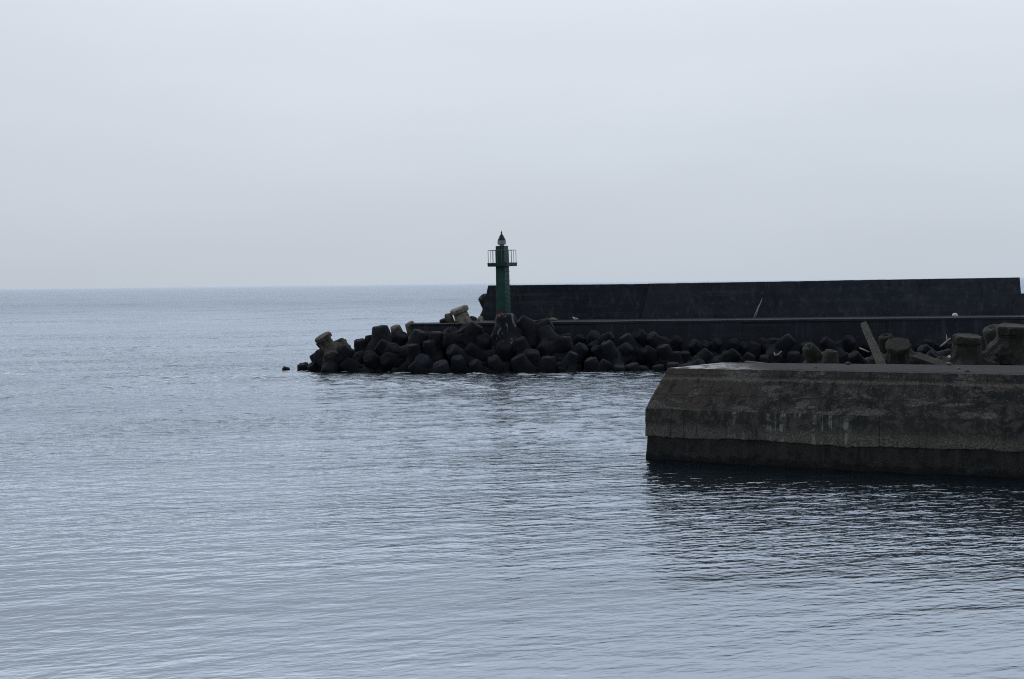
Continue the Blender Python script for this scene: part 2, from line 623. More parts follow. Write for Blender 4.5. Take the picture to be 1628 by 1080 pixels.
zt = lambda px, py: at(px, py, YW + 1.0).z
JB, JT = X(1018, YW, 508), X(1033, YW + 1, 452)
KB, KT = X(1297, YW, 505), X(1309, YW + 1, 447)
EB, ET = X(1607, YW, 503), X(1620.5, YW + 1, 442)
parapet("parapet_length", X(764, YW, 511), X(776, YW + 1, 454), JB - .02, JT - .02, YW, zt(776, 454), zt(1033, 451.5))
parapet("parapet_length", JB, JT, KB - .02, KT - .02, YW - .14, zt(1033, 451), zt(1309, 446.7))
parapet("parapet_length", KB, KT, EB + 1.0, ET, YW - .10, zt(1309, 446.4), zt(1620, 441.3))
lowp = parapet("low_parapet", X(1602, YW, 503), X(1610, YW + 1, 467), XR, XR, YW - .75, zt(1610, 467), zt(1610, 467) + .05)

# ------------------------------------------------------------------ green light tower
TY = 119.4
tw_px = at(801, 508, TY)
TB = Vector((tw_px.x, TY, DZ + .03))
tower = empty("lighthouse", TB)
tag(tower, "slim dark green harbour lighthouse tower with railed gallery at the breakwater's end", "lighthouse")
tower.rotation_euler = (0, R(-0.9), 0)
RZ = R(-28)


def sq(w, z, cx=TB.x, cy=TY):
    """square section turned so that the wide face looks left of the viewer"""
    h = w / 2
    return [Vector((cx + x * math.cos(RZ) - y * math.sin(RZ), cy + x * math.sin(RZ) + y * math.cos(RZ), z))
            for x, y in ((-h, -h), (h, -h), (h, h), (-h, h))]


def loc(x, y, z):      # tower-local (along the faces) to world
    return Vector((TB.x + x * math.cos(RZ) - y * math.sin(RZ), TY + x * math.sin(RZ) + y * math.cos(RZ), z))


HG = 4.62               # gallery height above the foot
HT = 6.30               # shaft top
bm = bmesh.new()
hexa(bm, sq(.90, TB.z) + sq(.83, TB.z + HG))
bevel(bm, .025)
bm_obj("shaft", bm, MT_GREEN, tower)
bm = bmesh.new()
hexa(bm, sq(.83, TB.z + HG + .27) + sq(.78, TB.z + HT))
bevel(bm, .025)
bm_obj("upper_shaft", bm, MT_GREEN_D, tower)
bm = bmesh.new()
hexa(bm, sq(1.82, TB.z + HG - .04) + sq(1.86, TB.z + HG + .267))
bevel(bm, .02)
bm_obj("gallery", bm, MT_GREEN_D, tower)
# railing: posts, two rails
rail = bmesh.new()
zg = TB.z + HG + .26
q = .86
cs = [(-q, -q), (q, -q), (q, q), (-q, q)]
for i in range(4):
    a, b = cs[i], cs[(i + 1) % 4]
    tube(rail, [loc(*a, zg + 1.05), loc(*b, zg + 1.05)], [.022, .022], 6)
    for f in (0, .25, .5, .75):
        p = (a[0] + (b[0] - a[0]) * f, a[1] + (b[1] - a[1]) * f)
        tube(rail, [loc(*p, zg - .02), loc(*p, zg + 1.05)], [.017 if f else .024] * 2, 6)
bm_obj("railing", rail, MT_RAIL, tower)
# lantern: white drum and lens, conical green cap, finial
zl = TB.z + HT
bm = bmesh.new()
lathe(bm, [(.20, zl - .02), (.20, zl + .10), (.34, zl + .11), (.36, zl + .16), (.36, zl + .42), (.30, zl + .47), (.10, zl + .48)], TB.x, TY)
lan = bm_obj("lantern", bm, MT_WHITE, tower)
bm = bmesh.new()
lathe(bm, [(.33, zl + .45), (.345, zl + .485), (.27, zl + .62), (.18, zl + .82), (.11, zl + .94), (.05, zl + 1.0), (.03, zl + 1.02)], TB.x, TY)
cap = bm_obj("lantern_cap", bm, MT_GREEN_D, lan, True)
bm = bmesh.new()
lathe(bm, [(.02, zl + .99), (.055, zl + 1.05), (.07, zl + 1.11), (.055, zl + 1.17), (.02, zl + 1.22), (.008, zl + 1.30)], TB.x, TY, 12)
bm_obj("finial", bm, MT_GREEN_D, lan, True)
# staple rungs up the right face
for i in range(17):
    z = TB.z + .45 + i * .37
    if z > TB.z + HG - .12: continue
    w = .455 - .03 * (z - TB.z) / 6
    o = w - .01
    bm = bmesh.new()
    tube(bm, [loc(o, .10, z), loc(o + .24, .10, z), loc(o + .24, -.26, z), loc(o, -.26, z)], [.016] * 4, 6)
    bm_obj("ladder_rung", bm, MT_RUNG, tower)
bm = bmesh.new()
hexa(bm, [loc(-.46, -.49, TB.z + .36), loc(.20, -.49, TB.z + .36), loc(.20, -.30, TB.z + .36), loc(-.43, -.30, TB.z + .36),
          loc(-.46, -.49, TB.z + .78), loc(.20, -.49, TB.z + .78), loc(.20, -.30, TB.z + .78), loc(-.43, -.30, TB.z + .78)])
bevel(bm, .02)
tag(bm_obj("foot_panel", bm, MT_RED, tower), "rusty red panel at the tower's foot")
bm = bmesh.new()
hexa(bm, sq(1.25, DZ - .05) + sq(1.15, DZ + .22))
bevel(bm, .03)
bm_obj("plinth", bm, MT_BASE, tower)

# ------------------------------------------------------------------ armour blocks
TL = 1.68
AX = [Vector((0, 0, 1))] + [Vector((math.sqrt(8) / 3 * math.cos(a), math.sqrt(8) / 3 * math.sin(a), -1 / 3)) for a in (0, 2 * math.pi / 3, 4 * math.pi / 3)]


def tetrapod_mesh(name, seed, mat, sub=5, r0=.78, k=.18):
    """four tapering legs with rounded ends, fused; worn and chipped"""
    bm = bmesh.new()
    bmesh.ops.create_icosphere(bm, subdivisions=sub, radius=1.0)
    me = bpy.data.meshes.new(name)
    bm.to_mesh(me)
    bm.free()
    n = len(me.vertices)
    d = np.empty(n * 3)
    me.vertices.foreach_get('co', d)
    d = d.reshape(-1, 3)
    d /= np.linalg.norm(d, axis=1)[:, None]
    rnd = random.Random(seed)
    tot = np.zeros(n)
    for a in AX:
        c = np.clip(d @ np.array(a), -1, 1)
        s = np.sqrt(1 - c * c)
        L = TL * (1 + .03 * (rnd.random() - .5))
        side = r0 / np.maximum(s + k * c, .05)
        flat = np.where(c > .05, L / np.maximum(c, .05), 1e6)
        r = (side ** -36 + flat ** -36) ** (-1 / 36)
        r = np.where(c > -.2, r, .01)
        tot += r ** 14
    rad = tot ** (1 / 14)
    p = d * rad[:, None]
    for i in range(n):
        v = Vector(p[i])
        q = mnoise.noise(v * 1.7 + Vector((seed * 3.1, 0, 0))) * .055 + mnoise.noise(v * 4.3 + Vector((seed * 7.7, 1, 2))) * .028
        chip = mnoise.noise(v * 2.6 + Vector((0, seed * 5.3, 4)))
        if chip > .32: q -= (chip - .32) * .45
        p[i] += d[i] * q
    me.vertices.foreach_set('co', p.ravel())
    me.materials.append(mat)
    me.polygons.foreach_set('use_smooth', [True] * len(me.polygons))
    me.update()
    return me


def capped_mesh(name, seed, mat, L=1.62, cap=.80, neck=.50, nseg=8, root=.82):
    """armour block whose flaring legs end in wide octagonal heads"""
    bm = bmesh.new()
    rnd = random.Random(seed)
    prof = [(0, root), (.35, root * .93), (.7, max(root * .80, neck + .1)), (.95, neck + .06), (1.12, neck + .03), (1.18, neck + .06), (L - .38, cap * .95),
            (L - .34, cap), (L - .07, cap * 1.01), (L, cap * .94)]
    for a in AX:
        q = a.to_track_quat('Z', 'Y')
        ph = rnd.random()
        rs = [[bm.verts.new(q @ Vector((r * math.cos(2 * math.pi * (i + ph) / nseg), r * math.sin(2 * math.pi * (i + ph) / nseg), t)))
               for i in range(nseg)] for t, r in prof]
        for A, B in zip(rs, rs[1:]):
            for i in range(nseg):
                bm.faces.new((A[i], A[(i + 1) % nseg], B[(i + 1) % nseg], B[i]))
        bm.faces.new(rs[0][::-1])
        bm.faces.new(rs[-1])
    bmesh.ops.subdivide_edges(bm, edges=bm.edges[:], cuts=3, use_grid_fill=True)
    for v in bm.verts:
        v.co += v.co.normalized() * (mnoise.noise(v.co * 2.3 + Vector((seed, 0, 0))) * .10 + mnoise.noise(v.co * 7 + Vector((seed, 3, 0))) * .035)
    me = bpy.data.meshes.new(name)
    bmesh.ops.recalc_face_normals(bm, faces=bm.faces)
    bm.to_mesh(me)
    bm.free()
    me.materials.append(mat)
    return me


T_MESH = [tetrapod_mesh("tetrapod", s, MT_TETRA) for s in (1, 2, 3)]
T_FAT = tetrapod_mesh("tetrapod", 4, MT_TETRA, 5, .98, .25)
T_STREAK = tetrapod_mesh("tetrapod", 5, MT_TETRA_W, 5, 1.0, .28)
T_PALE = tetrapod_mesh("tetrapod", 6, MT_PALE)
T_OLIVE = tetrapod_mesh("tetrapod", 7, MT_OLIVE)
C_PALE = capped_mesh("capped_block", 3, MT_PALE, cap=.86, neck=.60)
C_OLIVE = capped_mesh("capped_block", 8, MT_OLIVE, cap=.84, neck=.60)
C_OLIVE2 = capped_mesh("capped_block", 12, MT_OLIVE, cap=.78, neck=.66, root=.95)
C_FLARE = capped_mesh("capped_block", 21, MT_OLIVE, cap=.82, neck=.72, root=1.22)
proto = {}
BLOCKS = []
G_PILE = "concrete tetrapods piled in front of the breakwater"


def block(me, tip, d, s, spin, name="tetrapod", label=None, cat="tetrapod", group=G_PILE):
    d = Vector(d).normalized()
    if me.name not in proto:
        o = bpy.data.objects.new(name, me)
        proto[me.name] = o
    else:
        o = proto[me.name].copy()
        o.name = name
    COL.objects.link(o)
    q = Vector((0, 0, 1)).rotation_difference(d) @ Quaternion((0, 0, 1), spin)
    o.rotation_mode = 'QUATERNION'
    o.rotation_quaternion = q
    o.scale = (s, s, s)
    o.location = Vector(tip) - d * (TL * s)
    tag(o, label, cat, group)
    BLOCKS.append((o, pix(tip)))
    return o


rnd = random.Random(11)
TM = lambda: T_MESH[rnd.randrange(3)]
# (mesh, px, py, depth, direction of the leg that shows (right, away, up), scale, spin, label)
NAMED = [
    (T_MESH[0], 456, 584.5, 117.0, (.25, -.2, .9), .62, .3, "small dark block tip standing alone in the water left of the pile"),
    (T_MESH[1], 481, 579, 116.2, (-.15, -.3, .9), .95, 1.1, "low rounded dark block in the water at the pile's left end"),
    (T_MESH[0], 494, 579, 115.2, (-.45, -.35, .7), .85, 2.7, "low dark block at the waterline just right of the low rounded left-end block"),
    (T_MESH[2], 499, 562, 115.6, (-.45, -.1, .8), .95, 2.0, "dark block under the tan capped block at the pile's left end"),
    (T_FAT, 521, 571, 114.6, (-.30, -.75, .45), .92, .6, "broad round-ended dark block at the waterline below the left capped block"),
    (T_MESH[0], 572, 540, 115.8, (-.1, -.25, .9), .95, .4, "dark rounded block with a sloping left side, right of the left capped block"),
    (T_MESH[1], 589, 534, 116.4, (.0, .1, 1), .9, 1.4, "dark block peeking up just left of the tall upright block"),
    (T_FAT, 604, 518, 115.4, (-.12, -.10, 1), 1.12, .9, "tall black block standing upright, highest of the pile's left end"),
    (T_MESH[2], 640, 532, 114.8, (.25, -.55, .7), 1.0, 2.2, "dark block in front of the tan curved block left of the bare end wall"),
    (T_MESH[0], 585, 568, 112.6, (-.35, -.6, .6), 1.0, 1.9, "dark block leaning left at the waterline beside white foam"),
    (T_FAT, 612, 570, 112.0, (-.55, -.7, .35), 1.0, .2, "long low dark leg sloping left at the waterline"),
    (T_MESH[1], 628, 588, 111.4, (.1, -.6, .5), .55, .8, "small flat block awash at the waterline, left of the large round-ended one"),
    (T_FAT, 671, 570, 110.8, (-.05, -.65, .65), 1.02, 1.3, "large round-ended block at the waterline below the bare end wall"),
    (T_MESH[0], 728, 568, 110.4, (-.02, -.45, .85), .98, .5, "pale-edged block tip rising from the waterline left of the lighthouse"),
    (T_MESH[2], 894, 584, 109.2, (.0, -.3, .95), .62, .3, "small stub standing out in the water at the front of the pile"),
    (T_STREAK, 803, 500, 113.6, (-.08, -.10, 1), 1.34, .75, "large black block with white streaks right below the lighthouse"),
    (T_FAT, 878, 515, 114.0, (.85, -.15, .45), 1.0, 1.2, "large dark block with one leg reaching up right, right of the streaked block"),
    (T_FAT, 910, 547, 112.4, (.95, -.25, .14), 1.02, .5, "long dark leg lying level and pointing right toward the birds"),
    (T_MESH[1], 745, 519, 114.2, (.30, -.65, .65), .95, 1.9, "grey-faced block leaning on the bare end wall left of the streaked block"),
    (T_FAT, 703, 541, 113.0, (-.9, -.35, .20), 1.15, .1, "long dark leg lying level in front of the bare end wall"),
    (T_FAT, 770, 536, 113.0, (.35, -.55, .65), 1.05, 2.6, "dark rounded block touching the left foot of the streaked block"),
    (T_FAT, 803, 548, 111.6, (.05, -.6, .75), 1.1, 1.0, "broad dark block directly below the white streaks"),
    (T_FAT, 845, 558, 110.6, (.05, -.35, .9), 1.1, .2, "tall dark block at the waterline just right of the lighthouse"),
    (T_MESH[1], 682, 543, 112.6, (-.1, -.3, .9), 1.0, .7, "dark block with upright tip below the bare end wall's left half"),
]
for me, px, py, y, d, s, sp, lb in NAMED:
    block(me, at(px, py, y), d, s, sp, "tetrapod", lb)
# tan ones on the crest, the light they catch put into their paler colour
block(T_PALE, at(628, 519, 116.4), (-.25, -.3, .85), .86, .9, "tetrapod", "tan block with a dark hollow, right of the tall upright black block")
block(T_PALE, at(650, 513, 117.0), (-.35, -.15, .8), .80, 2.1, "tetrapod", "pale grey block tip slanting up behind the bare end wall")
block(T_PALE, at(670, 514, 118.5), (.0, -.2, .9), .40, 1.0, "tetrapod", "small pale block top just showing over the bare end wall")
block(T_PALE, at(712, 499, 118.4), (-.2, -.1, .95), .62, .3, "tetrapod", "small tan block beside the tilted capped block left of the parapet")
block(T_OLIVE, at(753, 504, 118.4), (.25, -.25, .9), .62, 1.7, "tetrapod", "olive grey block between the capped block and the parapet's end")
block(T_MESH[2], at(703, 508, 117.6), (-.3, -.3, .8), .55, 2.2, "tetrapod", "small dark block in front of the capped block left of the parapet")
block(T_OLIVE, at(766, 471, 131.0), (-.55, -.3, .75), .95, .4, "tetrapod", "rounded grey block showing beyond the parapet's slanting left end")
block(C_PALE, at(512, 533, 114.2), (-.42, -.22, .86), .86, .55, "capped_block", "tan block with a tilted slab head on the pile's far left", "armour block", "slab-headed armour blocks")
block(T_OLIVE, at(548, 543, 115.2), (.80, -.25, .50), .80, 1.1, "tetrapod", "olive block pointing right, beside the left slab-headed block")
block(C_PALE, at(729, 489, 118.3), (-.30, -.12, .95), .95, .15, "capped_block", "tan block with a tilted slab head left of the parapet's end", "armour block", "slab-headed armour blocks")

# the dark mass: rows of tetrapods, tips read off the photograph
ROWS = {
    'waterline': [(546, 574), (655, 578), (700, 577), (752, 576), (783, 570), (822, 567), (872, 568), (912, 561), (938, 571), (965, 574), (985, 582),
                  (1004, 579), (1024, 584), (1046, 581), (1070, 577), (1092, 580), (1116, 576)],
    'middle': [(533, 557), (556, 553), (600, 548), (628, 552), (656, 548), (716, 555), (744, 551), (826, 538), (868, 545), (928, 551), (945, 553), (963, 545),
               (982, 556), (1001, 550), (1026, 556), (1054, 550), (1073, 560), (1089, 560), (1109, 565), (1128, 559), (1150, 562), (1172, 560), (1194, 563),
               (1216, 566), (1236, 562), (1262, 560), (1292, 564), (1330, 562), (1352, 566)],
    'upper': [(668, 527), (694, 528), (722, 526), (822, 527), (858, 529), (925, 535), (946, 531), (973, 533), (993, 534), (1013, 530), (1034, 533), (1057, 538), (1080, 538),
              (1100, 545), (1122, 546), (1142, 543), (1167, 542), (1185, 548), (1202, 545), (1231, 538), (1246, 545), (1259, 537), (1281, 546),
              (1308, 540), (1330, 546), (1353, 539), (1385, 546), (1404, 549), (1438, 543), (1462, 548), (1476, 541), (1492, 548), (1512, 544)],
}
ROW_Y = {'waterline': (109.6, 114.5), 'middle': (111.8, 115), 'upper': (113.6, 116)}
ORD = ['first', 'second', 'third', 'fourth', 'fifth', 'sixth', 'seventh', 'eighth', 'ninth', 'tenth', 'eleventh', 'twelfth']
MARKS = [(528, "the left slab-headed block"), (800, "the lighthouse"), (1026, "the parapet's slanting joint"), (1205, "the leaning bleached branch"), (1390, "the leaning timber post")]
PHR = {'waterline': "in the row at the waterline", 'middle': "in the middle row of the pile", 'upper': "in the row against the walkway wall"}
for row, tips in ROWS.items():
    y0, yl = ROW_Y[row]
    cnt = {}
    order = sorted(tips)
    lab = {}
    for mx, mn in MARKS:
        for side in (-1, 1):
            near = [t for t in order if min(MARKS, key=lambda q: abs(q[0] - t[0]))[0] == mx and (t[0] - mx) * side >= 0]
            near.sort(key=lambda t: abs(t[0] - mx))
            for i, t in enumerate(near):
                lab[t] = f"{ORD[i]} dark tetrapod {'right' if side > 0 else 'left'} of {mn} {PHR[row]}"
    for px, py in tips:
        f = max(0, min(1, (700 - px) / 220))
        y = y0 + (yl - y0) * f + rnd.uniform(-.35, .35)
        a = rnd.uniform(0, 2 * math.pi)
        t = rnd.uniform(.1, .45) if rnd.random() < .5 else rnd.uniform(.7, 1.25)
        d = (math.cos(a) * t, -abs(math.sin(a)) * t * .7 - .08, .85)
        s = rnd.uniform(.74, 1.10) if px > 900 else rnd.uniform(.84, 1.22)
        block(TM(), at(px, py, y), d, s, rnd.uniform(0, 6.28), "tetrapod", lab[(px, py)])

# ------------------------------------------------------------------ near quay
QZ = 3.6
A_, D_, E_, C_ = Vector((5.17, 55.4)), Vector((30, 42.55)), Vector((33.5, 50.2)), Vector((8.55, 59.7))
PATH = [D_, A_, C_, E_]


def edge_n(a, b):                # inward normal
    t = (b - a).normalized()
    return Vector((t.y, -t.x))


NRM = [edge_n(PATH[i], PATH[i + 1]) for i in range(3)]
cen = (A_ + D_ + E_ + C_) / 4
NRM = [n if (cen - PATH[i]).dot(n) > 0 else -n for i, n in enumerate(NRM)]
NE = edge_n(E_, D_)
NE = NE if (cen - E_).dot(NE) > 0 else -NE


def mitre(a, b): return (a + b) / (1 + a.dot(b))


MIT = [mitre(NE, NRM[0]), mitre(NRM[0], NRM[1]), mitre(NRM[1], NRM[2]), mitre(NRM[2], NE)]
COLS = []                        # (position, mitre, outward normal, run length)
run = 0.0
for i in range(3):
    a, b = PATH[i], PATH[i + 1]
    L = (b - a).length
    n = int(L / (.055 if i == 0 else .15))
    for k in range(n):
        f = k / n
        nn = NRM[i]
        if i > 0 and k == 0: nn = (NRM[i - 1] + NRM[i]).normalized()
        COLS.append((a.lerp(b, f), MIT[i].lerp(MIT[i + 1], f), -nn, run + L * f))
    run += L
COLS.append((PATH[3], MIT[3], -NRM[2], run))
S_A = (A_ - D_).length           # run length at the visible corner


def lip(s):
    x = S_A - s                  # metres from the corner along the front
    z = .95 + .08 * mnoise.noise((x * .35, 2, 0)) + .055 * mnoise.noise((x * 1.3, 5, 0)) + .03 * mnoise.noise((x * 5, 5, 1))
    z -= .07 * math.exp(-((x - 8.0) / .9) ** 2)
    return z


def edge(s):
    return .035 * mnoise.noise((s * .9, 11, 2)) + .02 * mnoise.noise((s * 3.7, 11, 6))


def qnoise(s, z, amp):
    return amp * (mnoise.noise((s * .8, z * 1.4, 3)) + .6 * mnoise.noise((s * 2.7, z * 4, 8)) + .35 * mnoise.noise((s * 8, z * 9, 1)))


def quay_strip(name, rows, mat):
    """rows: functions s -> (inset, z, noise amplitude); one sheet swept round the quay"""
    bm = bmesh.new()
    uvl = bm.loops.layers.uv.new("run_height")
    g = []
    for fn in rows:
        r = []
        for p, m, nrm, s in COLS:
            o, z, amp = fn(s)
            q = p + m * o + nrm * qnoise(s, z, amp)
            r.append((bm.verts.new((q.x, q.y, z)), (S_A - s, z)))
        g.append(r)
    for a, b in zip(g, g[1:]):
        for i in range(len(COLS) - 1):
            c = (a[i], a[i + 1], b[i + 1], b[i])
            f = bm.faces.new([x[0] for x in c])
            f.smooth = True
            for lp, x in zip(f.loops, c):
                lp[uvl].uv = x[1]
    return bm_obj(name, bm, mat, quay)


def quay_mats():
    out = []
    for kind in ('plinth', 'band', 'batter', 'deck'):
        M = Mat("quay_concrete_" + kind)
        if kind == 'deck':
            v = M.coord('Object')
        else:
            v = M.coord('UV')
        n1 = M.noise(v, .55, 5, .6)
        n2 = M.noise(v, 2.6, 6, .68, .4)
        n3 = M.noise(v, 13, 4, .65)
        n4 = M.noise(v, 40, 3, .6)
        st = M.coord('UV', (3.4, .30, 1))          # vertical runs
        n5 = M.noise(st, 1.0, 5, .65)
        hz = M.coord('UV', (.30, 5.0, 1))          # horizontal shutter lines
        n6 = M.noise(hz, 1.0, 4, .6)
        sp = M.n('ShaderNodeSeparateXYZ')
        M.l(M.coord('UV'), sp.inputs[0])
        U, V = sp.outputs['X'], sp.outputs['Y']
        if kind == 'plinth':
            c = M.mix(M.rng(n2, .35, .7), (.015, .017, .017), (.040, .040, .035))
            c = M.mix(M.math('MULTIPLY', M.rng(n5, .48, .66), .6), c, (.060, .056, .046))
            c = M.mix(M.math('MULTIPLY', M.rng(n1, .50, .64), .7), c, (.052, .043, .034))
            c = M.mix(M.math('MULTIPLY', M.rng(n3, .60, .72), .6), c, (.10, .098, .088))
            sh = M.n('ShaderNodeTexVoronoi')
            M.l(v, sh.inputs['Vector'])
            sh.inputs['Scale'].default_value = 17
            dots = M.math('MULTIPLY', M.rng(sh.outputs['Distance'], .36, .14), M.rng(n3, .36, .56))
            low = M.rng(V, .62, .30)
            c = M.mix(M.math('MULTIPLY', M.math('MULTIPLY', dots, low), .8), c, (.13, .13, .12))
            c = M.mix(M.math('MULTIPLY', M.rng(M.math('ADD', V, M.math('MULTIPLY', M.math('SUBTRACT', n2, .5), 1.0)), .36, .18), .75), c, (.008, .010, .009))
            h = M.math('ADD', M.math('MULTIPLY', n3, .06), M.math('MULTIPLY', n4, .03))
            rough = .75
        elif kind == 'band':
            c = M.mix(M.rng(n1, .35, .65), (.027, .029, .028), (.048, .049, .044))
            c = M.mix(M.math('MULTIPLY', M.rng(n2, .46, .62), .8), c, (.105, .10, .085))
            lowb = M.math('ADD', V, M.math('MULTIPLY', M.math('SUBTRACT', n2, .5), 1.3))
            c = M.mix(M.math('MULTIPLY', M.rng(lowb, 1.52, 1.20), M.rng(n1, .30, .62, .45, .95)), c, M.mix(M.rng(n3, .35, .65), (.060, .058, .048), (.19, .18, .15)))
            mid = M.rng(U, 2.2, 4.2)
            mid = M.math('MULTIPLY', mid, M.rng(U, 9.5, 7.0))
            runs = M.math('MULTIPLY', M.rng(n5, .50, .62), M.rng(M.noise(M.coord('UV', (1.6, 2.6, 1), (0, 0, 0), (5, 2, 0)), 1.0, 5, .7), .42, .58))
            c = M.mix(M.math('MULTIPLY', M.math('MULTIPLY', runs, mid), .80), c, (.36, .355, .33))
            black = M.rng(M.noise(M.coord('UV', (5.0, .5, 1), (0, 0, 0), (9, 4, 0)), 1.0, 4, .6), .56, .70)
            c = M.mix(M.math('MULTIPLY', black, .6), c, (.010, .011, .011))
            # two open casting joints
            for jx in (1.62, 9.1):
                j = M.rng(M.math('ABSOLUTE', M.math('SUBTRACT', M.math('ADD', U, M.math('MULTIPLY', n3, .04)), jx)), .03, .008)
                c = M.mix(M.math('MULTIPLY', j, .75), c, (.007, .007, .007))
            h = M.math('ADD', M.math('MULTIPLY', n2, .04), M.math('MULTIPLY', n3, .022))
            h = M.math('ADD', h, M.math('MULTIPLY', n6, .03))
            rough = .85
        elif kind == 'batter':
            c = M.mix(M.rng(n1, .38, .62), (.026, .029, .029), (.046, .047, .044))
            left = M.rng(U, 6.5, .5)
            c = M.mix(M.math('MULTIPLY', M.rng(M.math('ADD', n2, M.math('MULTIPLY', left, .10)), .44, .60), .85), c, (.098, .081, .067))
            pat = M.noise(M.coord('UV', (.55, 1.7, 1), (0, 0, 0), (3, 9, 0)), 1.0, 5, .7, .5)
            c = M.mix(M.math('MULTIPLY', M.rng(pat, .54, .61), .9), c, M.mix(M.rng(n3, .35, .65), (.080, .073, .064), (.20, .187, .165)))
            # worn shutter line a third of the way down
            ln = M.math('ABSOLUTE', M.math('SUBTRACT', M.math('ADD', V, M.math('MULTIPLY', M.math('SUBTRACT', n2, .5), .22)), 3.22))
            c = M.mix(M.math('MULTIPLY', M.math('MULTIPLY', M.rng(ln, .075, .02), M.rng(n3, .30, .6)), .7), c, (.20, .185, .155))
            c = M.mix(M.math('MULTIPLY', M.rng(n3, .60, .70), .85), c, (.28, .27, .25))
            fl = M.n('ShaderNodeTexVoronoi')
            M.l(v, fl.inputs['Vector'])
            fl.inputs['Scale'].default_value = 7
            c = M.mix(M.math('MULTIPLY', M.math('MULTIPLY', M.rng(fl.outputs['Distance'], .20, .08), M.rng(n2, .52, .60)), .8), c, (.33, .32, .30))
            dr = M.noise(M.coord('UV', (6.0, .7, 1), (0, 0, 0), (1, 7, 0)), 1.0, 4, .65)
            c = M.mix(M.math('MULTIPLY', M.rng(dr, .56, .70), .55), c, (.013, .014, .014))
            for lv in (2.62, 3.38):
                l2 = M.math('ABSOLUTE', M.math('SUBTRACT', M.math('ADD', V, M.math('MULTIPLY', n3, .03)), lv))
                c = M.mix(M.math('MULTIPLY', M.math('MULTIPLY', M.rng(l2, .025, .006), M.rng(n2, .40, .55)), .6), c, (.010, .010, .010))
            c = M.mix(M.math('MULTIPLY', M.rng(n3, .34, .24), .7), c, (.008, .008, .008))
            h = M.math('ADD', M.math('MULTIPLY', n2, .09), M.math('MULTIPLY', n3, .06))
            h = M.math('ADD', h, M.math('MULTIPLY', n6, .02))
            rough = .88
        else:
            c = M.mix(M.rng(n1, .35, .65), (.017, .017, .017), (.027, .0265, .0257))
            c = M.mix(M.math('MULTIPLY', M.rng(n2, .5, .72), .7), c, (.062, .058, .053))
            c = M.mix(M.math('MULTIPLY', M.rng(n3, .36, .25), .8), c, (.022, .022, .022))
            h = M.math('ADD', M.math('MULTIPLY', n2, .02), M.math('MULTIPLY', n3, .008))
            # wet skin at the quay's tip, sky sheen also put into its paler colour
            spx = M.n('ShaderNodeSeparateXYZ')
            geo = M.n('ShaderNodeNewGeometry')
            M.l(geo.outputs['Position'], spx.inputs[0])
            wet = M.math('MULTIPLY', M.rng(spx.outputs['X'], 10.2, 8.0), M.rng(n2, .62, .40))
            c = M.mix(M.math('MULTIPLY', wet, .35), c, (.035, .034, .034))
            rough = M.rng(wet, 0, 1, .82, .22, False)
        h = M.math('ADD', h, M.math('MULTIPLY', n4, .006))
        M.bump(h, .9 if kind != 'deck' else .5, 1.0)
        out.append(M.fin(c, rough, .2 if kind != 'deck' else M.rng(wet, 0, 1, .08, .45, False)))
    return out


MQ_PL, MQ_BAND, MQ_BAT, MQ_DECK = quay_mats()
quay = empty("concrete_quay", (A_.x, A_.y, 0))
tag(quay, "weathered dark concrete quay with sloping shoulder in the right foreground", "quay")

rows = []
for z in np.linspace(-.9, 1.0, 26):
    def f(s, z=float(z)):
        zz = z if z < .2 else .2 + (z - .2) / .8 * (lip(s) + .05 - .2)
        return (max(0.0, .01 + .055 * max(0, min(1, zz))), zz, .026 if zz < .6 else .012)
    rows.append(f)
quay_strip("plinth", rows, MQ_PL)
rows = [lambda s: (.12, lip(s), .006), lambda s: (.02, lip(s), .006), lambda s: (.004, lip(s) + .03, .008)]
for t in np.linspace(.05, 1, 22):
    rows.append(lambda s, t=float(t): (.03 * max(0, t - .9) * 10 * .3, lip(s) + (2.04 + edge(s) - lip(s)) * t, .02))
quay_strip("wall_band", rows, MQ_BAND)
rows = [lambda s: (.009, 2.042 + edge(s), .02)]
for t in np.linspace(0.03, 1, 34):
    rows.append(lambda s, t=float(t): (.012 + .588 * t, 2.042 + edge(s) + (QZ - 2.042 - edge(s)) * t, .028 * (1 - t ** 10)))
quay_strip("sloped_shoulder", rows, MQ_BAT)
bm = bmesh.new()
prev = None
for o in (.6, .72, .9, 1.1):
    r = []
    for p, m, nrm, s in COLS:
        q2 = p + m * o
        e = 0 if o == .6 else .012 * mnoise.noise((q2.x * 1.5, q2.y * 1.5, 3))
        r.append(bm.verts.new((q2.x, q2.y, QZ + e)))
    if prev:
        for i in range(len(r) - 1):
            bm.faces.new((prev[i], prev[i + 1], r[i + 1], r[i]))
    prev = r
bm.faces.new(prev)
bm_obj("deck", bm, MQ_DECK, quay)
bm = bmesh.new()
prism(bm, [(11.5, 59.0), (32, 51.2), (36, 73), (12.6, 73)], -2, 2.35)
bm_obj("rear_apron", bm, MQ_BAND, quay)

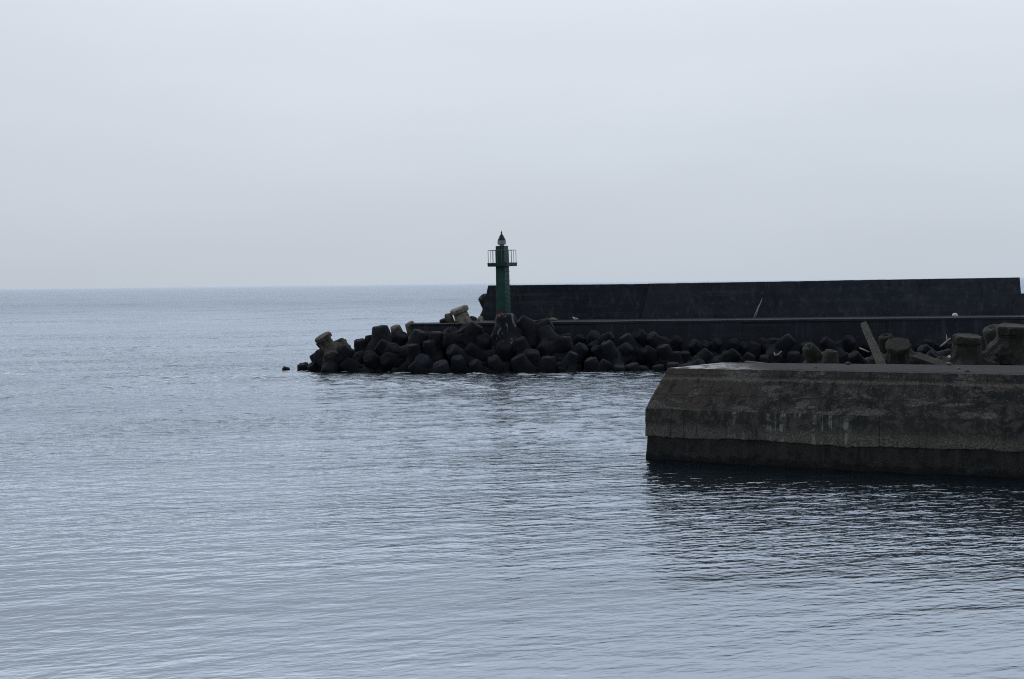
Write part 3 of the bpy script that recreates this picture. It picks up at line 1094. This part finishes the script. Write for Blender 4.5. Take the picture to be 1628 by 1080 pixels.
# ------------------------------------------------------------------ blocks and wreckage behind the quay
G_NEAR = "slab-headed blocks dumped behind the near quay"
block(C_OLIVE, at(1428, 545, 66), (-.10, -.52, .85), .72, .35, "capped_block", "block with a tilted octagonal head just right of the leaning timber post", "armour block", G_NEAR)
block(C_OLIVE2, at(1539, 532, 65), (.02, -.16, .98), .86, .1, "capped_block", "flat-topped block between the white forked branch and the rightmost block", "armour block", G_NEAR)
block(C_FLARE, at(1612, 516, 66), (.02, -.12, .99), 1.0, .9, "capped_block", "largest flaring block at the photo's right edge behind the quay", "armour block", G_NEAR)
block(T_OLIVE, at(1574, 521, 68.5), (-.45, -.2, .8), .85, 1.2, "tetrapod", "reddish grey leg leaning left, behind the rightmost flaring block", "tetrapod", G_NEAR)
block(T_OLIVE, at(1407, 534, 69.5), (-.3, -.3, .85), .70, 2.4, "tetrapod", "dark block tip behind the octagonal head by the timber post", "tetrapod", G_NEAR)
block(T_OLIVE, at(1284, 550, 67), (-.45, -.30, .72), .62, .4, "tetrapod", "mossy block above the quay's edge, left one of two left of the post", "tetrapod", G_NEAR)
block(T_OLIVE, at(1322, 557, 66), (.05, -.2, .9), .60, 1.9, "tetrapod", "mossy peaked block above the quay's edge, nearest left of the timber post", "tetrapod", G_NEAR)
block(T_OLIVE, at(1520, 548, 66.5), (-.72, -.35, .52), .62, .9, "tetrapod", "low dark leg under the white forked branch", "tetrapod", G_NEAR)

block(T_MESH[1], at(1466, 553, 69.5), (-.6, -.3, .7), .62, .2, "tetrapod", "dark leg slanting left above the broken concrete slab", "tetrapod", G_NEAR)
block(T_MESH[2], at(1486, 562, 67.5), (.4, -.5, .7), .55, 1.3, "tetrapod", "low dark stump between the broken slab and the flat-topped block", "tetrapod", G_NEAR)
block(T_MESH[0], at(1356, 563, 67.5), (-.5, -.35, .75), .58, 2.9, "tetrapod", "low dark stump under the short pale stick left of the timber post", "tetrapod", G_NEAR)
bm = bmesh.new()
p0, p1 = at(1455, 563, 63.5), at(1512, 583, 62.5)
ax = (p1 - p0).normalized()
up = Vector((0, -.3, .95)).normalized()
sd_ = ax.cross(up).normalized()
hexa(bm, [p0 - sd_ * .35 - up * .16, p1 - sd_ * .35 - up * .16, p1 + sd_ * .35 - up * .16, p0 + sd_ * .35 - up * .16,
          p0 - sd_ * .35, p1 - sd_ * .35, p1 + sd_ * .35, p0 + sd_ * .35])
bevel(bm, .03)
tag(bm_obj("broken_slab", bm, MT_OLIVE), "broken concrete slab sloping down right between the two octagonal-headed blocks", "slab")


def stick(name, label, cat, paths, mat, wob=.25, seed=1):
    bm = bmesh.new()
    for pts, rad in paths:
        tube(bm, pts, rad, 7, wob, seed)
    o = bm_obj(name, bm, mat, None, True)
    return tag(o, label, cat)


# squared timber post
b0, b1 = at(1404, 588, 60.6), at(1373.5, 515, 62.6)
bm = bmesh.new()
ax = (b1 - b0).normalized()
u = Vector((.86, -.5, 0))
u = (u - ax * u.dot(ax)).normalized()
w = ax.cross(u)
secs = []
for i in range(9):
    t = i / 8
    c = b0.lerp(b1, t) + u * .012 * math.sin(t * 5)
    h = .19 - .05 * t + .012 * math.sin(t * 17)
    secs.append([bm.verts.new(c + u * (sx * h) + w * (sy * h) + ax * (.06 * sx * sy + .05 * sx if i == 8 else 0)) for sx, sy in ((-1, -1), (1, -1), (1, 1), (-1, 1))])
for a, b in zip(secs, secs[1:]):
    for k in range(4):
        bm.faces.new((a[k], a[(k + 1) % 4], b[(k + 1) % 4], b[k]))
bm.faces.new(secs[0][::-1])
bm.faces.new(secs[-1])
bevel(bm, .02, 1)
tag(bm_obj("timber_post", bm, MT_TIMBER), "grey weathered timber post leaning left behind the quay", "post")

# pale branch leaning on the parapet
wy = YW - .35
stick("driftwood_branch", "thin bleached branch leaning on the black parapet wall", "branch",
      [([at(1198, 506, wy), at(1203, 495, wy + .15), at(1206, 488, wy + .3), at(1209, 482, wy + .42), at(1212, 474, wy + .55)], [.05, .055, .07, .045, .02]),
       ([at(1201, 505, wy - .2), at(1204.5, 495, wy + .1), at(1206, 488, wy + .3)], [.02, .022, .02])], MT_WOOD)
stick("driftwood_branch", "white forked branch lying on the blocks behind the quay", "branch",
      [([at(1495, 551, 65.0), at(1501, 546.5, 65.2), at(1505, 543, 65.3), at(1511, 538, 65.5)], [.03, .04, .045, .025]),
       ([at(1505, 543, 65.3), at(1505.5, 538, 65.3), at(1504.5, 532, 65.3)], [.035, .03, .012])], MT_WOOD, seed=4)
stick("driftwood_branch", "short pale stick just left of the leaning timber post", "branch",
      [([at(1366.5, 553.5, 67), at(1374, 556.5, 66.8), at(1382, 560, 66.6)], [.025, .035, .025])], MT_WOOD, seed=5)
stick("driftwood_log", "tan lump of driftwood lying on the walkway left of the gull", "driftwood",
      [([at(873, 509.2, YF + .8), at(877, 507.6, YF + .8), at(881, 507.8, YF + .8), at(886, 509.3, YF + .8)], [.06, .14, .12, .07])], MT_BROWNWOOD, .5, 6)
pz = lambda px, y, z: Vector((at(px, 570, y).x, y, z))
bm = bmesh.new()
p0, p1 = at(1186, 574, 62.5), at(1218, 577.5, 61.5)
ax = (p1 - p0).normalized()
sd_ = Vector((-ax.y, ax.x, 0))
upz = Vector((0, 0, .14))
hexa(bm, [p0 - sd_ * .12 - upz, p1 - sd_ * .12 - upz, p1 + sd_ * .12 - upz, p0 + sd_ * .12 - upz, p0 - sd_ * .12, p1 - sd_ * .12, p1 + sd_ * .12, p0 + sd_ * .12])
bevel(bm, .015, 1)
tag(bm_obj("plank", bm, MT_TIMBER), "grey plank end showing above the quay's rear edge", "plank")
stick("driftwood_branch", "curved pale twig on the dark blocks right of the grey plank", "branch",
      [([at(1231, 561, 111), at(1232, 565, 110.9), at(1236, 564.5, 110.8), at(1240, 561, 110.8), at(1243, 558, 110.8)], [.05, .06, .05, .05, .03])], MT_WOOD, seed=8)


def blob(name, label, cat, p, r, mat, seed, sq_=(1, 1, .7)):
    bm = bmesh.new()
    bmesh.ops.create_icosphere(bm, subdivisions=3, radius=r)
    for v in bm.verts:
        v.co += v.co * (.35 * mnoise.noise(v.co / r * .9 + Vector((seed * 3.3, 0, 0))))
        v.co = Vector((v.co.x * sq_[0], v.co.y * sq_[1], v.co.z * sq_[2]))
    me = bpy.data.meshes.new(name)
    bm.to_mesh(me)
    bm.free()
    o = link(name, me, mat, None, True)
    o.location = p
    return tag(o, label, cat)


G_ST = "stones lying on the quay"
MT_STONE = stone_mat("pale_stone", (.10, .10, .095), (.18, .175, .165), (.30, .29, .275), k=3)
for px, y, r, lb in ((1348, 56.6, .10, "pale stone on the quay's rear edge left of the timber post"),
                     (1508, 55.6, .11, "pale stone on the quay's rear edge below the broken slab"),
                     (1297, 54.6, .07, "small stone on the quay left of the pale rear-edge stone"),
                     (1538, 51.6, .09, "flat pale stone near the quay's front edge, right part"),
                     (1524, 53.0, .06, "tiny stone just left of the flat pale stone on the quay")):
    o = blob("stone", lb, "stone", Vector((at(px, 580, y).x, y, QZ + r * .45)), r, MT_STONE, px)
    o['group'] = G_ST
blob("plastic_float", "small round white float among the blocks behind the quay", "float", at(1509, 567.5, 63.0), .07, MT_FLOAT, 3, (1, 1, .9))
o = blob("plastic_float", "white bulky float on the walkway near the parapet's right end", "float", at(1518, 501.5, YW - 2.6), .24, MT_FLOAT, 5, (1.1, .8, .75))


def gull(p, face):
    g = empty("gull", p)
    tag(g, "white gull standing on the breakwater walkway right of the driftwood lump", "gull")
    bm = bmesh.new()
    pts = [(-.26, 0, .17), (-.16, 0, .19), (-.04, 0, .20), (.08, 0, .22), (.15, 0, .27), (.18, 0, .32), (.21, 0, .345), (.255, 0, .335)]
    rd = [.015, .055, .085, .08, .05, .045, .048, .016]
    c, s_ = math.cos(face), math.sin(face)
    T = lambda x, y, z: Vector((p.x + x * c - y * s_, p.y + x * s_ + y * c, p.z + z))
    tube(bm, [T(*q) for q in pts], rd, 10)
    bm_obj("body", bm, MT_FEATHER, g, True)
    for sy in (-1, 1):
        bm = bmesh.new()
        tube(bm, [T(.10, sy * .07, .24), T(0, sy * .085, .22), T(-.15, sy * .06, .20), T(-.32, sy * .03, .19)], [.02, .045, .035, .006], 8)
        bm_obj("wing", bm, MT_FGREY, g, True)
        bm = bmesh.new()
        tube(bm, [T(.01, sy * .035, .14), T(.015, sy * .035, .0)], [.011, .009], 6)
        tube(bm, [T(.0, sy * .035, .006), T(.06, sy * .035, .006)], [.012, .008], 6)
        bm_obj("leg", bm, MT_BEAK, g)
    bm = bmesh.new()
    tube(bm, [T(.245, 0, .335), T(.30, 0, .322)], [.015, .004], 6)
    bm_obj("beak", bm, MT_BEAK, g)


gp = at(915, 509, YF + 1.2)
gull(Vector((gp.x, gp.y, DZ + .01)), R(170))


# foam where the swell works against the blocks
def foam_mat():
    M = Mat("sea_foam")
    v = M.coord('Object')
    n = M.noise(v, 5, 5, .7)
    c = M.mix(M.rng(n, .4, .6), (.30, .35, .40), (.62, .65, .68))
    return M.fin(c, .8, .3)


MT_FOAM = foam_mat()
bm = bmesh.new()
fr = random.Random(3)
for px, py, n in ((548, 590, 22), (566, 589, 18), (600, 591, 16), (646, 591, 22), (628, 592, 16), (700, 594, 12), (760, 595, 12), (480, 592, 10), (830, 596, 8)):
    for k in range(n):
        x, y_ = px + fr.gauss(0, 7), py + fr.gauss(0, 1.6)
        v = CM.to_3x3() @ Vector(((x - PW / 2) / FPX, -(y_ - PH / 2) / FPX, -1.0))
        q = Vector((0, 0, H)) + v * (-H / v.z)
        r = fr.uniform(.08, .34)
        vs = [bm.verts.new((q.x + r * 1.6 * math.cos(a) * fr.uniform(.6, 1.2), q.y + r * math.sin(a) * fr.uniform(.6, 1.2), float(wave_h(np.array([q.x]), np.array([q.y]))[0]) + .02)) for a in np.linspace(0, 2 * math.pi, 9)[:-1]]
        ctr = bm.verts.new((q.x, q.y, float(wave_h(np.array([q.x]), np.array([q.y]))[0]) + .05 + .02 * fr.random()))
        for i in range(8):
            bm.faces.new((vs[i], vs[(i + 1) % 8], ctr))
tag(bm_obj("sea_foam", bm, MT_FOAM), "white foam washing round the blocks at the pile's left foot", "foam", kind='stuff')
